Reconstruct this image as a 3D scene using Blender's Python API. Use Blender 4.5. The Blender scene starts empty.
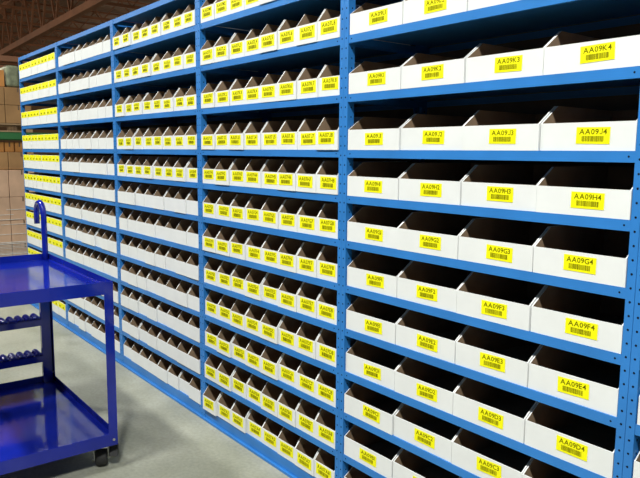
import bpy, math, random
from mathutils import Vector, Matrix
random.seed(7)
SC = bpy.context.scene
COL = SC.collection
PI = math.pi

# ---------------------------------------------------------------- materials
def mat(name, color, rough=0.5, metal=0.0, noise=None, bump=None, spec=0.5, coat=0.0):
    m = bpy.data.materials.new(name); m.use_nodes = True
    nt = m.node_tree; b = nt.nodes['Principled BSDF']
    b.inputs['Base Color'].default_value = (*color, 1)
    b.inputs['Roughness'].default_value = rough
    b.inputs['Metallic'].default_value = metal
    b.inputs['Specular IOR Level'].default_value = spec
    b.inputs['Coat Weight'].default_value = coat
    b.inputs['Coat Roughness'].default_value = 0.08
    if noise or bump:
        tc = nt.nodes.new('ShaderNodeTexCoord')
        gm = nt.nodes.new('ShaderNodeNewGeometry')
    if noise:
        scale, amount, detail = noise
        n = nt.nodes.new('ShaderNodeTexNoise'); n.inputs['Scale'].default_value = scale
        n.inputs['Detail'].default_value = detail
        nt.links.new(gm.outputs['Position'], n.inputs['Vector'])
        r = nt.nodes.new('ShaderNodeValToRGB')
        r.color_ramp.elements[0].position = 0.3; r.color_ramp.elements[1].position = 0.7
        r.color_ramp.elements[0].color = (*[c * (1 - amount) for c in color], 1)
        r.color_ramp.elements[1].color = (*[min(1, c * (1 + amount)) for c in color], 1)
        nt.links.new(n.outputs['Fac'], r.inputs['Fac'])
        nt.links.new(r.outputs['Color'], b.inputs['Base Color'])
    if bump:
        n2 = nt.nodes.new('ShaderNodeTexNoise'); n2.inputs['Scale'].default_value = bump[0]
        n2.inputs['Detail'].default_value = 4
        nt.links.new(gm.outputs['Position'], n2.inputs['Vector'])
        bp = nt.nodes.new('ShaderNodeBump'); bp.inputs['Strength'].default_value = bump[1]
        bp.inputs['Distance'].default_value = bump[2]
        nt.links.new(n2.outputs['Fac'], bp.inputs['Height'])
        nt.links.new(bp.outputs['Normal'], b.inputs['Normal'])
    return m

M = {}
M['rack'] = mat('rack_blue_paint', (0.024, 0.185, 0.53), 0.42, 0, (6, .08, 3), None, 0.45)
M['backing'] = mat('dull_grey_brown_backing', (0.13, 0.11, 0.085), 0.8, 0, (8, .15, 3))
M['hole'] = mat('punched_hole', (0.004, 0.006, 0.012), 0.9, 0, None, None, 0.1)
M['white'] = mat('white_corrugated_board', (0.74, 0.75, 0.74), 0.75, 0, (9, .03, 3), (60, .1, .002), 0.25)
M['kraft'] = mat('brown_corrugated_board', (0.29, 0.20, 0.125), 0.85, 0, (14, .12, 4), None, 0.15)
M['edge'] = mat('cut_board_edge', (0.50, 0.46, 0.40), 0.8, 0, None, None, 0.15)
M['yellow'] = mat('yellow_sticker', (0.90, 0.86, 0.0), 0.55, 0, None, None, 0.3)
M['ink'] = mat('label_ink', (0.13, 0.12, 0.0), 0.7, 0, None, None, 0.1)
M['cart'] = mat('cart_royal_blue_enamel', (0.006, 0.016, 0.27), 0.09, 0, (5, .12, 3), (14, .12, .004), 0.55)
M['steel'] = mat('zinc_steel', (0.6, 0.6, 0.58), 0.3, 1.0)
M['rubber'] = mat('black_rubber', (0.018, 0.018, 0.018), 0.7)
M['hub'] = mat('grey_hub_plastic', (0.16, 0.16, 0.17), 0.5)
M['carton'] = mat('pallet_carton', (0.36, 0.20, 0.08), 0.8, 0, (4, .18, 4))
M['carton_pale'] = mat('wrapped_carton', (0.60, 0.39, 0.26), 0.45, 0, (5, .12, 3))
M['tape'] = mat('carton_seam', (0.16, 0.10, 0.06), 0.8)
M['green'] = mat('beam_green_paint', (0.03, 0.15, 0.045), 0.5)
M['orange'] = mat('orange_carton', (0.62, 0.27, 0.07), 0.7, 0, (7, .2, 3))
M['wood'] = mat('pallet_wood', (0.36, 0.24, 0.13), 0.85, 0, (9, .2, 4))
M['greygreen'] = mat('greenish_bale_wrap', (0.22, 0.24, 0.15), 0.5, 0, (16, .35, 4), (20, .4, .01))
M['joist'] = mat('rust_primer_steel', (0.23, 0.10, 0.048), 0.7, 0, (2, .15, 3))
M['wall'] = mat('far_wall_panel', (0.16, 0.10, 0.06), 0.9, 0, (0.6, .2, 3))

def floor_mat():
    m = bpy.data.materials.new('sealed_concrete'); m.use_nodes = True
    nt = m.node_tree; b = nt.nodes['Principled BSDF']
    g = nt.nodes.new('ShaderNodeNewGeometry')
    def noise(s, d, dist=0):
        n = nt.nodes.new('ShaderNodeTexNoise'); n.inputs['Scale'].default_value = s
        n.inputs['Detail'].default_value = d; n.inputs['Distortion'].default_value = dist
        nt.links.new(g.outputs['Position'], n.inputs['Vector']); return n
    def ramp(n, p0, c0, p1, c1):
        r = nt.nodes.new('ShaderNodeValToRGB'); e = r.color_ramp.elements
        e[0].position = p0; e[0].color = (*c0, 1); e[1].position = p1; e[1].color = (*c1, 1)
        nt.links.new(n.outputs['Fac'], r.inputs['Fac']); return r
    a = ramp(noise(2.2, 6, .4), .32, (0.25, 0.255, 0.20), .68, (0.375, 0.375, 0.31))
    f = ramp(noise(55, 5), .3, (.78, .78, .78), .7, (1.14, 1.14, 1.14))
    mx = nt.nodes.new('ShaderNodeMix'); mx.data_type = 'RGBA'; mx.blend_type = 'MULTIPLY'
    mx.inputs['Factor'].default_value = .6
    nt.links.new(a.outputs['Color'], mx.inputs['A']); nt.links.new(f.outputs['Color'], mx.inputs['B'])
    nt.links.new(mx.outputs['Result'], b.inputs['Base Color'])
    r = ramp(noise(3.5, 4), .3, (.38,) * 3, .7, (.6,) * 3)
    nt.links.new(r.outputs['Color'], b.inputs['Roughness'])
    b.inputs['Specular IOR Level'].default_value = .35
    return m
M['floor'] = floor_mat()

def deck_mat():
    m = bpy.data.materials.new('ribbed_roof_deck'); m.use_nodes = True
    nt = m.node_tree; b = nt.nodes['Principled BSDF']
    g = nt.nodes.new('ShaderNodeNewGeometry')
    w = nt.nodes.new('ShaderNodeTexWave'); w.bands_direction = 'X'; w.inputs['Scale'].default_value = 1.1
    nt.links.new(g.outputs['Position'], w.inputs['Vector'])
    n = nt.nodes.new('ShaderNodeTexNoise'); n.inputs['Scale'].default_value = .7; n.inputs['Detail'].default_value = 5
    nt.links.new(g.outputs['Position'], n.inputs['Vector'])
    r = nt.nodes.new('ShaderNodeValToRGB')
    r.color_ramp.elements[0].color = (.13, .075, .045, 1); r.color_ramp.elements[1].color = (.24, .145, .09, 1)
    nt.links.new(n.outputs['Fac'], r.inputs['Fac']); nt.links.new(r.outputs['Color'], b.inputs['Base Color'])
    bp = nt.nodes.new('ShaderNodeBump'); bp.inputs['Strength'].default_value = .7; bp.inputs['Distance'].default_value = .05
    nt.links.new(w.outputs['Fac'], bp.inputs['Height']); nt.links.new(bp.outputs['Normal'], b.inputs['Normal'])
    b.inputs['Roughness'].default_value = .8
    return m
M['deck'] = deck_mat()

# ---------------------------------------------------------------- mesh builder
class MB:
    def __init__(s): s.v = []; s.f = []; s.mi = []; s.sm = []
    def face(s, pts, mi=0, smooth=False):
        n = len(s.v); s.v += [tuple(p) for p in pts]
        s.f.append(tuple(range(n, n + len(pts)))); s.mi.append(mi); s.sm.append(smooth); return s
    def box(s, x0, x1, y0, y1, z0, z1, mi=0):
        m = mi if isinstance(mi, (list, tuple)) else [mi] * 6     # -x +x -y +y -z +z
        n = len(s.v)
        s.v += [(x0,y0,z0),(x1,y0,z0),(x1,y1,z0),(x0,y1,z0),(x0,y0,z1),(x1,y0,z1),(x1,y1,z1),(x0,y1,z1)]
        for f, k in (((0,4,7,3),0), ((1,2,6,5),1), ((0,1,5,4),2), ((3,7,6,2),3), ((0,3,2,1),4), ((4,5,6,7),5)):
            s.f.append(tuple(n + i for i in f)); s.mi.append(m[k]); s.sm.append(False)
        return s
    def prism_x(s, prof, x0, x1, mi_l=0, mi_r=0, mi_rim=0):
        """prof: (y,z) counter-clockwise seen from +x"""
        n = len(s.v); k = len(prof)
        s.v += [(x0, y, z) for y, z in prof] + [(x1, y, z) for y, z in prof]
        s.f.append(tuple(n + i for i in reversed(range(k)))); s.mi.append(mi_l); s.sm.append(False)
        s.f.append(tuple(n + k + i for i in range(k))); s.mi.append(mi_r); s.sm.append(False)
        for i in range(k):
            j = (i + 1) % k
            s.f.append((n + i, n + j, n + k + j, n + k + i))
            s.mi.append(mi_rim[i] if isinstance(mi_rim, (list, tuple)) else mi_rim); s.sm.append(False)
        return s
    def tube(s, pts, r, seg=12, mi=0, cap=True):
        P = [Vector(p) for p in pts]; n0 = len(s.v); N = len(P)
        up = None
        for i, p in enumerate(P):
            d = (P[min(i + 1, N - 1)] - P[max(i - 1, 0)]).normalized()
            if up is None: up = Vector((0, 0, 1)) if abs(d.z) < .9 else Vector((1, 0, 0))
            a = (up - d * up.dot(d)).normalized(); up = a; b = d.cross(a)
            for k in range(seg):
                t = 2 * PI * k / seg; s.v.append(tuple(p + a * (r * math.cos(t)) + b * (r * math.sin(t))))
        for i in range(N - 1):
            for k in range(seg):
                a0 = n0 + i * seg + k; a1 = n0 + i * seg + (k + 1) % seg
                s.f.append((a0, a1, a1 + seg, a0 + seg)); s.mi.append(mi); s.sm.append(True)
        if cap:
            s.f.append(tuple(n0 + k for k in reversed(range(seg)))); s.mi.append(mi); s.sm.append(False)
            s.f.append(tuple(n0 + (N - 1) * seg + k for k in range(seg))); s.mi.append(mi); s.sm.append(False)
        return s
    def bar(s, a, b, w, h=None, mi=0):
        """square bar between two points"""
        h = h or w; a = Vector(a); b = Vector(b); d = (b - a).normalized()
        u = Vector((0, 0, 1)) if abs(d.z) < .95 else Vector((0, 1, 0))
        x = d.cross(u).normalized(); y = x.cross(d)
        n = len(s.v)
        for p in (a, b):
            for sx, sy in ((-1,-1),(1,-1),(1,1),(-1,1)): s.v.append(tuple(p + x * (sx * w / 2) + y * (sy * h / 2)))
        for f in ((0,1,5,4),(1,2,6,5),(2,3,7,6),(3,0,4,7),(3,2,1,0),(4,5,6,7)):
            s.f.append(tuple(n + i for i in f)); s.mi.append(mi); s.sm.append(False)
        return s
    def disc(s, c, ax, r, seg=8, mi=0):
        c = Vector(c); pts = []
        for k in range(seg):
            t = 2 * PI * k / seg
            if ax == '-y': pts.append(c + Vector((r * math.cos(t), 0, r * math.sin(t))))
            elif ax == '+x': pts.append(c + Vector((0, r * math.cos(t), r * math.sin(t))))
            elif ax == '-x': pts.append(c + Vector((0, -r * math.cos(t), r * math.sin(t))))
        return s.face(pts, mi)
    def mesh(s, name, mats):
        me = bpy.data.meshes.new(name); me.from_pydata(s.v, [], s.f)
        for m in mats: me.materials.append(M[m])
        me.polygons.foreach_set('material_index', s.mi)
        me.polygons.foreach_set('use_smooth', s.sm)
        me.update(); return me

def obj(name, me, parent=None, loc=(0,0,0), rz=0):
    o = bpy.data.objects.new(name, me); COL.objects.link(o)
    o.location = loc; o.rotation_euler = (0, 0, rz)
    if parent: o.parent = parent
    return o
def tag(o, label=None, cat=None, group=None, kind=None):
    if label: o['label'] = label
    if cat: o['category'] = cat
    if group: o['group'] = group
    if kind: o['kind'] = kind
    return o
def bevel(o, w, seg=2):
    b = o.modifiers.new('bevel', 'BEVEL'); b.width = w; b.segments = seg; b.limit_method = 'ANGLE'; return o

# ---------------------------------------------------------------- camera
FPX, PITCH, ROLL, YAW = 661.98, 0.1299, 0.00879, 0.90497
CAM = Vector((2.0622, -1.7327, 1.5267))
fw = Vector((-math.sin(YAW) * math.cos(PITCH), math.cos(YAW) * math.cos(PITCH), -math.sin(PITCH)))
rt = Vector((math.cos(YAW), math.sin(YAW), 0)); up = rt.cross(fw)
r2 = rt * math.cos(ROLL) + up * math.sin(ROLL); u2 = -rt * math.sin(ROLL) + up * math.cos(ROLL)
cam = bpy.data.cameras.new('camera'); cam.sensor_width = 36; cam.lens = FPX / 640 * 36
cam.clip_end = 200; cam.clip_start = .05
co = bpy.data.objects.new('camera', cam); COL.objects.link(co)
mw = Matrix((r2, u2, -fw)).transposed().to_4x4(); mw.translation = CAM; co.matrix_world = mw
SC.camera = co
def pix(x, y, z):
    d = Vector((x, y, z)) - CAM; w = d.dot(fw)
    if w < .05: return (9999, 9999)
    return (320 + FPX * d.dot(r2) / w, 239 - FPX * d.dot(u2) / w)

# ---------------------------------------------------------------- setting
def flat(name, x0, x1, y0, y1, z0, z1, m):
    o = obj(name, MB().box(x0, x1, y0, y1, z0, z1).mesh(name, [m])); tag(o, kind='structure'); return o
flat('floor', -46, 8, -14, 22, -.1, 0, 'floor')
flat('ceiling', -46, 8, -14, 22, 7.2, 7.35, 'deck')
flat('wall_back', -46.2, -46, -14, 22, 0, 7.35, 'wall')

# roof steel: a chord girder along the aisle and open-web joists across it
def truss(a, b, zt, zb, n, name, chord=.14, web=.05):
    a = Vector(a); b = Vector(b); mb = MB()
    mb.bar((a.x, a.y, zt), (b.x, b.y, zt), chord, chord * .8)
    mb.bar((a.x, a.y, zb), (b.x, b.y, zb), chord, chord)
    for i in range(n):
        p = a.lerp(b, i / n); q = a.lerp(b, (i + .5) / n); r = a.lerp(b, (i + 1) / n)
        mb.bar((p.x, p.y, zt), (q.x, q.y, zb), web); mb.bar((q.x, q.y, zb), (r.x, r.y, zt), web)
    o = obj(name, mb.mesh(name, ['joist'])); tag(o, kind='structure'); return o
tn = 1
truss((-45.9, 5.68), (7.9, 4.1), 7.12, 5.42, 34, 'trim_%d' % tn, .20, .06); tn += 1
for i in range(14):
    x = -44.5 + i * 2.7
    truss((x, -13), (x, 21.5), 7.12, 6.35, 26, 'trim_%d' % tn, .09, .035); tn += 1

# ---------------------------------------------------------------- shelving
PX = [-4.845, -3.672, -2.445, -1.219, 0.0, 1.219, 2.438]
ROWS = 'MLKJHGFEDCBA'
Z = dict(M=2.200, L=1.983, K=1.7565, J=1.538, H=1.3555, G=1.1717, F=.9865, E=.8053, D=.6217, C=.4435, B=.2573, A=.0745)
TOP = 2.400
DEP = .46
PW = .0252
def post_mesh(side, front=True):
    """angle post: front flange PW wide, return flange running back on the bay's side; side=+1 left post"""
    t = .0022; mb = MB(); s = side; y0, y1 = (0, .034)
    def bx(xa, xb, ya, yb): mb.box(min(xa, xb), max(xa, xb), ya, yb, 0, TOP)
    bx(s * .0007, s * PW, 0, t)
    bx(s * (PW - t), s * PW, t, y1)
    bx(s * .0007, s * .003, t, .012)
    z = .03
    while z < TOP - .01:
        mb.disc((s * PW * .5, -.0003, z), '-y', .0034, 8, 1)
        mb.disc((s * (PW + .0003), .019, z), '+x' if s > 0 else '-x', .0034, 8, 1)
        mb.disc((s * (PW - t - .0003), .019, z), '-x' if s > 0 else '+x', .0034, 8, 1)
        z += .0381
    return mb.mesh('post', ['rack', 'hole'])
POSTL, POSTR = post_mesh(1), post_mesh(-1)

def shelf_mesh(w):
    """origin at left end, front face, top of lip"""
    mb = MB(); g = .0005
    x0, x1 = g, w - g
    mb.box(x0, x1, .001, DEP - .003, -.0012, -.0002)          # deck, pressed a little below the lip top
    mb.box(x0, x1, .0012, .0028, -.0305, 0)                  # front lip
    mb.box(x0, x1, .0028, .014, -.0305, -.0289)              # lip return
    mb.box(x0, x1, DEP - .005, DEP - .003, -.0305, -.0042)
    mb.box(x0, x0 + .0015, .003, DEP - .005, -.0305, -.0042)
    mb.box(x1 - .0015, x1, .003, DEP - .005, -.0305, -.0042)
    for x in (.018, w - .018): mb.disc((x, .0009, -.015), '-y', .003, 8, 1)
    return mb.mesh('shelf', ['rack', 'hole'])

RACK_LABEL = ['farthest blue steel shelving unit, filled with tall yellow-topped bins',
  'blue steel shelving unit of plain white bins, next to the tall yellow-topped bins',
  'blue steel shelving unit with labelled bins on its upper rows only',
  'blue steel shelving unit packed with narrow yellow-labelled bins on every row',
  'blue steel shelving unit holding the widest white bins, four to a row',
  'blue steel shelving unit cut off by the right edge, past the widest bins']
for b in range(6):
    xl, xr = PX[b], PX[b + 1]; w = xr - xl - 2 * PW
    root = obj('shelving_unit', None, loc=(xl, 0, 0))
    tag(root, RACK_LABEL[b], 'shelving', 'run of blue shelving units')
    obj('post', POSTL, root); obj('post', POSTR, root, (xr - xl, 0, 0))
    p = obj('post', POSTR, root, (0, DEP, 0), PI)
    p = obj('post', POSTL, root, (xr - xl, DEP, 0), PI)
    sm = shelf_mesh(w)
    for k in ROWS: obj('shelf', sm, root, (PW, 0, Z[k]))
    obj('top_shelf', sm, root, (PW, 0, TOP))
    mb = MB().box(PW + .001, xr - xl - PW - .001, .003, .005, .014, .0435)
    mb.box(.002, xr - xl - .002, -.010, .02, .0, .014)          # floor angle with its bright edge
    o = obj('base_plate', mb.mesh('base_plate', ['rack']), root); bevel(o, .0015)
    obj('back_panel', MB().box(PW, xr - xl - PW, DEP - .0025, DEP - .001, .05, TOP - .004).mesh('back_panel', ['backing']), root)

# ---------------------------------------------------------------- bins
def bin_mesh(w, h1=.079, h2=.136, d=.40, sl=.043, t=.0035, name='bin'):
    """origin: bottom centre of the front face.  0 white, 1 brown inside, 2 cut edge"""
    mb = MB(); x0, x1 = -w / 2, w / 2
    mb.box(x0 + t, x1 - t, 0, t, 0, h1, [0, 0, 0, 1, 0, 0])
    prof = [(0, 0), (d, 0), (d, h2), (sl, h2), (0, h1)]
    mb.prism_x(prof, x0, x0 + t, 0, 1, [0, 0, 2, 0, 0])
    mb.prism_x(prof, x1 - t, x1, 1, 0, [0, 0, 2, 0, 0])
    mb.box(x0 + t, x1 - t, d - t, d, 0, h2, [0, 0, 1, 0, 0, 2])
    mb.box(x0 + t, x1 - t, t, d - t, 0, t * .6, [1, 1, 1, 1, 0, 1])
    return mb.mesh(name, ['white', 'kraft', 'edge'])

# glyph meshes from the built-in font, cached per character
GL = {}
def glyph(ch):
    if ch == 'J' and ch not in GL:
        o_, i_ = [], []
        for k in range(9):
            a = PI + PI * k / 8
            o_.append(Vector((.23 + .18 * math.cos(a), .18 + .18 * math.sin(a), 0)))
            i_.append(Vector((.23 + .09 * math.cos(a), .18 + .09 * math.sin(a), 0)))
        vs = o_ + i_ + [Vector((.41, .73, 0)), Vector((.32, .73, 0))]
        GL[ch] = (vs, [(k, k + 1, k + 10, k + 9) for k in range(8)] + [(8, 18, 19, 17)], 0.0, .43)
    if ch not in GL:
        c = bpy.data.curves.new('g', 'FONT'); c.body = ch; c.size = 1; c.resolution_u = 2; c.offset = .012
        o = bpy.data.objects.new('g', c); COL.objects.link(o)
        dg = bpy.context.evaluated_depsgraph_get(); dg.update()
        me = bpy.data.meshes.new_from_object(o.evaluated_get(dg))
        vs = [v.co.copy() for v in me.vertices]; fs = [tuple(p.vertices) for p in me.polygons]
        xs = [v.x for v in vs]; lo = min(v.y for v in vs)
        if lo < -.05:
            hi = max(v.y for v in vs)
            for v in vs: v.y = (v.y - lo) * .72 / (hi - lo)
        GL[ch] = (vs, fs, min(xs), max(xs))
        bpy.data.objects.remove(o); bpy.data.curves.remove(c); bpy.data.meshes.remove(me)
    return GL[ch]
def label_mesh(w, h, text=None, seed=0, tall=False):
    """sticker with printed code over a bar code; origin at its centre, facing -y"""
    mb = MB(); mb.box(-w / 2, w / 2, -.0005, 0, -h / 2, h / 2)
    R = random.Random(seed)
    if text:
        th = h * .34; size = th / .73; x = 0; items = []
        for ch in text:
            vs, fs, a, b = glyph(ch); items.append((ch, x - a)); x += (b - a) + .06
        tot = x - .06; sx = min(size * 1.35, w * .82 / tot); ox = -tot * sx / 2; oz = h * .07
        for ch, off in items:
            vs, fs, a, b = glyph(ch); n = len(mb.v)
            mb.v += [(ox + (v.x + off) * sx, -.0008, oz + v.y * size) for v in vs]
            for f in fs: mb.f.append(tuple(n + i for i in f)); mb.mi.append(1); mb.sm.append(False)
        z0, z1 = -h * .36, -h * .03; bw = w * .66
    else:
        z0, z1 = -h * .30, -h * .02; bw = w * .36
    x = -bw / 2
    while x < bw / 2 - .001:
        t = R.choice((.0008, .0012, .002)); mb.face([(x, -.0008, z0), (x + t, -.0008, z0), (x + t, -.0008, z1), (x, -.0008, z1)], 1)
        x += t + R.choice((.0006, .0009, .0014))
    return mb.mesh('label', ['yellow', 'ink'])

ORD = ['first','second','third','fourth','fifth','sixth','seventh','eighth','ninth','tenth','eleventh','twelfth']
def inview(x0, x1, z0, z1, m=6):
    ps = [pix(x, 0, z) for x in (x0, x1) for z in (z0, z1 + .04)]
    return max(p[0] for p in ps) > -m and min(p[0] for p in ps) < 640 + m and max(p[1] for p in ps) > -m and min(p[1] for p in ps) < 478 + m

NAR, WID = {}, None
R = random.Random(11)
for b in range(6):
    xl, xr = PX[b] + PW + .002, PX[b + 1] - PW - .002; w = xr - xl
    n = [11, 8, 8, 8, 4, 4][b]; pitch = w / n
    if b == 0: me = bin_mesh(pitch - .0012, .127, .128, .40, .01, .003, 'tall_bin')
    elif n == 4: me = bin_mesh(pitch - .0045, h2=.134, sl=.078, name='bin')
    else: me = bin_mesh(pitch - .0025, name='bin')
    tall_label = label_mesh(pitch - .006, .052, None, 3)
    for r, row in enumerate(ROWS):
        for c in range(n):
            x = xl + pitch * (c + .5)
            if b == 5:
                if c > 0 or row not in 'EDCB': continue
            zf = Z[row]
            if not inview(x - pitch / 2, x + pitch / 2, zf, zf + .08): continue
            jy = R.uniform(.0025, .009) if b == 4 else R.uniform(-.003, .010); jx = R.uniform(-.0008, .0008); jr = R.uniform(-.006, .006)
            if b == 0: jy = R.uniform(-.002, .002); jr = 0; jx = 0
            if b == 4: jr *= .5
            if b == 5: jy = .004; jr = 0
            if (b, row, c) == (3, 'A', 0): jy = -.014
            jy -= .002
            if b == 5:
                o = obj('wide_storage_bin', me, loc=(x + jx, jy, zf), rz=jr)
                which = {'E': 'topmost', 'D': 'second from top', 'C': 'third from top', 'B': 'lowest'}[row]
                tag(o, 'white bin cut off by the right edge beyond the last post, ' + which, 'bin', 'wide white bins past the last post'); continue
            labelled = b in (0, 3, 4) or (b == 2 and row in 'MLKJH')
            name = 'wide_storage_bin' if b == 4 else 'tall_storage_bin' if b == 0 else 'narrow_storage_bin'
            pos = '%s from left, %s shelf down, ' % (ORD[c], ORD[r])
            if b == 4: lab = 'wide white cardboard bin with yellow label reading AA09%s%d' % (row, c + 1); grp = 'wide white bins with AA09 labels'
            elif b == 3: lab = 'yellow-labelled narrow bin, ' + pos + 'unit beside the wide bins'; grp = 'narrow yellow-labelled bins beside the wide bins'
            elif b == 2 and labelled: lab = 'yellow-labelled narrow bin, ' + pos + 'unit labelled only up high'; grp = 'narrow labelled bins on the upper rows'
            elif b == 2: lab = 'plain white narrow bin, ' + pos + 'unit labelled only up high'; grp = 'plain narrow bins under the labelled rows'
            elif b == 1: lab = 'plain white narrow bin, ' + pos + 'unit without any labels'; grp = 'plain narrow bins in the unlabelled unit'
            else: lab = 'tall yellow-topped bin, ' + pos + 'farthest shelving unit'; grp = 'tall yellow-topped bins'
            if not labelled:
                o = obj(name, me, loc=(x + jx, jy, zf), rz=jr); tag(o, lab, 'bin', grp); continue
            root = obj(name, None, loc=(x + jx, jy, zf), rz=jr); tag(root, lab, 'bin', grp)
            obj('bin_body', me, root)
            if b == 0:
                obj('label', tall_label, root, (0, -.0006, .099)); continue
            if b == 4:
                lm = label_mesh(.100, .046, 'AA09%s%d' % (row, c + 1), R.random())
                lx = R.uniform(.006, .026); lz = .0445 + R.uniform(-.003, .003); tilt = R.uniform(-.03, .03)
                if row == 'K' and c == 3: lx = .022; tilt = -.03
            else:
                txt = 'AA0%d%s%d' % (7 if b == 3 else 5, row, c + 1)
                lm = label_mesh(.106 if b == 3 else .092, .050 if b == 3 else .048, txt, R.random())
                lx = R.uniform(-.004, .010); lz = .0480 + R.uniform(-.003, .003); tilt = R.uniform(-.025, .025)
            l = obj('label', lm, root, (lx, -.0006, lz)); l.rotation_euler = (0, tilt, 0)

# ---------------------------------------------------------------- cart
cx, cy, th, zb, zt, L, lip = -0.9240, -0.6157, -0.00696, 0.1228, 0.9237, 1.0491, 0.0612
WID = .62
# cart frame: local +x toward camera end (0 = near end), -x away; local +y toward rack
cart = obj('stock_picking_cart', None, loc=(cx, cy, 0), rz=th)
tag(cart, 'royal blue two-shelf steel trolley with ladder treads, standing in the aisle', 'cart')
def tray(z, lip):
    """rimmed tray; z = top of rim, deck sits low inside the rim"""
    mb = MB(); t = .003; d = z - lip * .62
    mb.box(-L, 0, -WID, 0, d - .002, d)
    mb.box(-t, 0, -WID, 0, z - lip, z); mb.box(-L, -L + t, -WID, 0, z - lip, z)
    mb.box(-L + t, -t, -t, 0, z - lip, z); mb.box(-L + t, -t, -WID, -WID + t, z - lip, z)
    # small fillet where rim meets the deck
    f = .008
    mb.prism_x([(-t, d), (-t, d + f), (-t - f, d)], -L + t, -t)
    return mb
o = obj('top_tray', tray(zt, lip).mesh('top_tray', ['cart']), cart); bevel(o, .0012)
o = obj('lower_tray', tray(zb + lip, lip).mesh('lower_tray', ['cart']), cart); bevel(o, .0012)
def angle_post(x, y, sx, sy, z1):
    mb = MB(); t = .0035; w = .043
    mb.box(min(x, x + sx * t), max(x, x + sx * t), min(y, y + sy * w), max(y, y + sy * w), zb, z1)
    mb.box(min(x + sx * t, x + sx * w), max(x + sx * t, x + sx * w), min(y, y + sy * t), max(y, y + sy * t), zb, z1)
    return mb.mesh('post', ['cart'])
e = .0005
for x, y, sx, sy in ((e, e, -1, -1), (e, -WID - e, -1, 1), (-L - e, e, 1, -1), (-L - e, -WID - e, 1, 1)):
    p = obj('post', angle_post(x, y, sx, sy, zt - .002), cart); bevel(p, .001)
# ladder rails between the trays at the far end, with serrated grip treads
for yy in (-.012, -WID + .012):
    s = 1 if yy > -.3 else -1
    mb = MB().box(-L + .004, -L + .03, min(yy - s * .052, yy), max(yy - s * .052, yy), zb + lip * .4, zt - lip * .7)
    obj('ladder_rail', mb.mesh('ladder_rail', ['cart']), cart)
def tread(z):
    mb = MB(); y0, y1 = -WID + .064, -.064; x0, x1 = -L - .06, -L + .05
    mb.box(x1 - .003, x1, y0, y1, z - .058, z - .018); mb.box(x0, x0 + .003, y0, y1, z - .058, z - .018)
    mb.box(x0, x1, y0, y1, z - .024, z - .018)
    n = 11; p = (y1 - y0) / n
    for row in range(3):
        cxr = x0 + (x1 - x0) * (row + .5) / 3
        for k in range(n):
            cyk = y0 + p * (k + .5)
            # raised, toothed diamond opening rim
            ring = []
            for q in range(15):
                a = 2 * PI * q / 14
                ring.append((cxr + math.cos(a) * .013, cyk + math.sin(a) * p * .34, z - .010 + .004 * math.cos(2 * a)))
            mb.tube(ring, .0055, 6, cap=False)
            for q in range(0, 8, 2):
                a = 2 * PI * q / 8
                mb.bar((cxr + math.cos(a) * .013, cyk + math.sin(a) * p * .34, z - .020),
                       (cxr + math.cos(a) * .013, cyk + math.sin(a) * p * .34, z - .008), .004)
    return mb
for z in (.562, .342):
    obj('tread', tread(z).mesh('tread', ['cart']), cart)
# cane handles rising from the far corners
def cane(y):
    pts = [(-L + .022, y, zt - .05), (-L + .022, y, zt + .02)]
    zc = 1.147; r = .074
    for k in range(0, 13):
        a = PI * k / 12
        pts.append((-L + .022 - r + r * math.cos(a), y, zc + r * math.sin(a)))
    pts.append((-L + .022 - 2 * r, y, zc - .058))
    return MB().tube(pts, .0165, 16)
for y in (-.020, -WID + .020):
    obj('handle', cane(y).mesh('handle', ['cart']), cart)
# bolts
for x, y, z in ((-.02, .0045, zt - .02), (-.02, .0045, zb + .03), (-L + .02, -.0045, zb + lip + .02), (.0045, -.02, zb + .03)):
    mb = MB().tube([(x, y - .004, z), (x, y + .001, z)], .006, 8) if x < 0 else MB().tube([(x - .004, y, z), (x + .001, y, z)], .006, 8)
    obj('bolt', mb.mesh('bolt', ['steel']), cart)
def caster(x, y, rot):
    f = obj('caster', None, cart, (x, y, 0), rot)
    mb = MB(); mb.box(-.045, .045, -.035, .035, zb - .006, zb - .001)
    mb.tube([(0, 0, zb - .006), (0, 0, zb - .018)], .026, 14)
    for s in (-1, 1):
        mb.prism_x([(-.022, zb - .016), (.006, .030), (.030, .030), (.022, zb - .016)][::-1] if False else
                   [(.006, .034), (.030, .034), (.022, zb - .016), (-.022, zb - .016)], s * .033 - .0015, s * .033 + .0015)
    mb.box(-.0345, .0345, -.022, .022, zb - .020, zb - .016)
    o = obj('fork', mb.mesh('fork', ['steel']), f); o['label'] = 'zinc caster fork'
    mb = MB(); y0 = .018; rr = .0445; seg = 28
    prof = [(-.028, .018), (-.028, rr - .008), (-.018, rr), (.018, rr), (.028, rr - .008), (.028, .018)]
    n0 = len(mb.v)
    for k in range(seg):
        a = 2 * PI * k / seg
        for px_, r_ in prof: mb.v.append((px_, y0 + r_ * math.cos(a), rr + .0005 + r_ * math.sin(a)))
    m_ = len(prof)
    for k in range(seg):
        for j in range(m_ - 1):
            a0 = n0 + k * m_ + j; b0 = n0 + ((k + 1) % seg) * m_ + j
            mb.f.append((a0, b0, b0 + 1, a0 + 1)); mb.mi.append(0); mb.sm.append(True)
    bp_ = MB().prism_x([(-.03, .06), (.03, .05), (.06, .085), (.02, .105)], .037, .080)
    q_ = obj('brake_pedal', bp_.mesh('brake_pedal', ['rubber']), f); q_['label'] = 'black brake pedal'; bevel(q_, .004)
    w_ = obj('wheel', mb.mesh('wheel', ['rubber']), f); w_['label'] = 'black rubber wheel'
    obj('hub', MB().tube([(-.0265, y0, rr), (.0265, y0, rr)], .0185, 20).mesh('hub', ['hub']), w_)
    obj('axle_nut', MB().tube([(-.043, y0, rr), (.043, y0, rr)], .010, 6).mesh('axle_nut', ['steel']), f)
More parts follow.
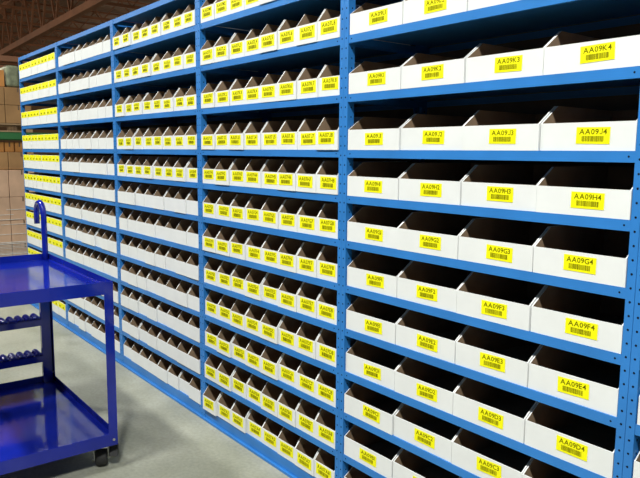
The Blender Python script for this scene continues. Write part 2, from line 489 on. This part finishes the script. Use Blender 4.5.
for x, y, rot in ((-.065, -.06, 1.15), (-.065, -WID + .06, .3), (-L + .07, -.06, .9), (-L + .07, -WID + .06, .2)):
    caster(x, y, rot)

# ---------------------------------------------------------------- pallet rack across the far end of the aisle
RX = -6.6                        # load faces
Y0, CW = -.335, .301
pr = obj('pallet_rack', None, loc=(RX - .03, -.62, 0))
tag(pr, 'green-beamed pallet rack standing across the far end of the aisle', 'pallet rack')
for y in (0, 2.6):
    mb = MB()
    for x in (-1.0, 0): mb.box(x - .04, x + .04, y - .04, y + .04, 0, 2.9)
    for i in range(5): mb.bar((-.96, y, .2 + i * .5), (-.04, y, .2 + (i + 1) * .5), .03)
    obj('upright', mb.mesh('upright', ['green']), pr)
for x in (-1.0, 0):
    obj('beam', MB().box(x - .025, x + .025, .042, 2.558, 1.655, 1.738).mesh('beam', ['green']), pr)
    o = obj('beam', MB().box(x - .025, x + .025, .042, 2.558, 2.575, 2.635).mesh('beam', ['joist']), pr); o['label'] = 'rust-brown upper beam'
def pallet(x, y, z, label):
    mb = MB(); w = 3 * CW
    for k in range(3): mb.box(x - .88, x, y + k * (w - .09) / 2, y + k * (w - .09) / 2 + .09, z + .016, z + .085)
    for k in range(6): mb.box(x - .88 + k * .155, x - .775 + k * .155, y, y + w, z + .085, z + .10)
    for k in range(3): mb.box(x - .88 + k * .395, x - .79 + k * .395, y, y + w, z, z + .016)
    o = obj('pallet', mb.mesh('pallet', ['wood'])); tag(o, label, 'pallet', 'wooden pallets at the aisle end'); return o
def carton(x, y0, y1, z0, z1, m, label, group, dx=.42):
    mb = MB().box(x - dx, x, y0 + .003, y1 - .003, z0, z1 - .003)
    yc = (y0 + y1) / 2
    mb.box(x - dx + .01, x + .0008, yc - .012, yc + .012, z1 - .06, z1 - .0025, 1)
    me = mb.mesh('carton', [m, 'tape']); o = obj('carton', me); bevel(o, .005)
    tag(o, label, 'box', group); return o
LX = RX
LMR = ['left', 'middle', 'right']
pallet(LX, Y0, 0, 'wooden pallet on the floor under the wrapped carton stack')
for r, (z0, z1) in enumerate(((.10, .38), (.38, .67), (.67, .957), (.957, 1.284))):
    for c in range(3):
        y0 = Y0 + c * CW
        carton(LX, y0, y0 + CW, z0, z1, 'carton_pale', 'shrink-wrapped tan carton, %s of the %s layer on the floor pallet' % (LMR[c], ['bottom', 'second', 'third', 'top'][r]), 'wrapped cartons on the floor pallet')
mb = MB(); rr_ = random.Random(5)
M['wrap'] = mat('stretch_film', (.72, .70, .66), .25, 0, (30, .15, 3), None, .6)
for k in range(22):
    z = .02 + .018 * k * (1 if k < 15 else 1.0); hh = rr_.uniform(.003, .011)
    ya = Y0 - .008 + rr_.uniform(0, .1); yb = Y0 + 3 * CW + .008 - rr_.uniform(0, .12)
    mb.box(LX - .02, LX + .006, ya, yb, z, z + hh)
for z, ya, yb in ((.50, .0, .45), (.62, .15, .50), (.68, Y0, .40), (.74, .05, .3), (.80, .22, .52)):
    mb.box(LX - .02, LX + .005, ya, yb, z, z + .006)
o = obj('stretch_wrap', mb.mesh('stretch_wrap', ['wrap'])); tag(o, 'bunched clear stretch film around the lower floor cartons', 'wrap')
for c in range(3):
    carton(LX - .06, Y0 + .02 + c * CW, Y0 + .02 + (c + 1) * CW, 1.286, 1.50, 'carton', 'dark brown carton on top of the wrapped stack, %s of three' % LMR[c], 'dark cartons on the wrapped stack', .36)
for c in range(4):
    y0 = .03 + c * .115
    carton(LX - .09, y0, y0 + .108, 1.501, 1.62, 'orange', 'small orange carton under the green beam, %s of four' % ['leftmost', 'second', 'third', 'rightmost'][c], 'orange cartons under the beam', .12)
pallet(LX, Y0, 1.740, 'wooden pallet resting on the green beam')
for r, (z0, z1) in enumerate(((1.842, 2.06), (2.06, 2.272))):
    for c in range(3):
        y0 = Y0 + c * CW
        carton(LX, y0, y0 + CW, z0, z1, 'carton', 'brown carton above the green beam, %s one of the %s layer' % (LMR[c], ['lower', 'upper'][r]), 'brown cartons above the green beam')
mb = MB(); mb.box(LX - .35, LX - .01, .300, .455, 2.274, 2.53)
o = obj('wrapped_bale', mb.mesh('wrapped_bale', ['greygreen'])); bevel(o, .035, 3)
tag(o, 'grey-green wrapped bale on top of the brown cartons', 'bale')
carton(LX - .03, .02, .285, 2.274, 2.47, 'orange', 'orange carton on top, left of the grey-green bale', 'top cartons', .3)
# brown header over the rack row
# ---------------------------------------------------------------- light
def area(name, x, y, z, sx, sy, p, col, tx=0):
    l = bpy.data.lights.new(name, 'AREA'); l.shape = 'RECTANGLE'; l.size = sx; l.size_y = sy; l.energy = p; l.color = col
    o = bpy.data.objects.new(name, l); COL.objects.link(o); o.location = (x, y, z); o.rotation_euler = (tx, 0, 0); return o
WARM = (.985, 1.0, .965)
for x, p in ((-13, 420), (-8.5, 480), (-4.6, 500), (-.6, 420), (3.2, 930)):
    area('aisle_lamp', x, -2.75, 5.6, .9, .35, p, WARM)
for x in (-18, -28, -38):  # warm fill points added out of view to brighten the far roof
    for y in (-1, 14):
        l = bpy.data.lights.new('roof_fill', 'POINT'); l.energy = 700; l.color = (1, .84, .66); l.shadow_soft_size = .25
        o = bpy.data.objects.new('roof_fill', l); COL.objects.link(o); o.location = (x, y, 5.2)
w = bpy.data.worlds.new('world'); SC.world = w; w.use_nodes = True
w.node_tree.nodes['Background'].inputs['Color'].default_value = (.75, .85, 1.0, 1)
w.node_tree.nodes['Background'].inputs['Strength'].default_value = .04
SC.view_settings.view_transform = 'Standard'; SC.view_settings.look = 'None'
SC.view_settings.gamma = 1; SC.view_settings.use_curve_mapping = False
SC.view_settings.exposure = -.95
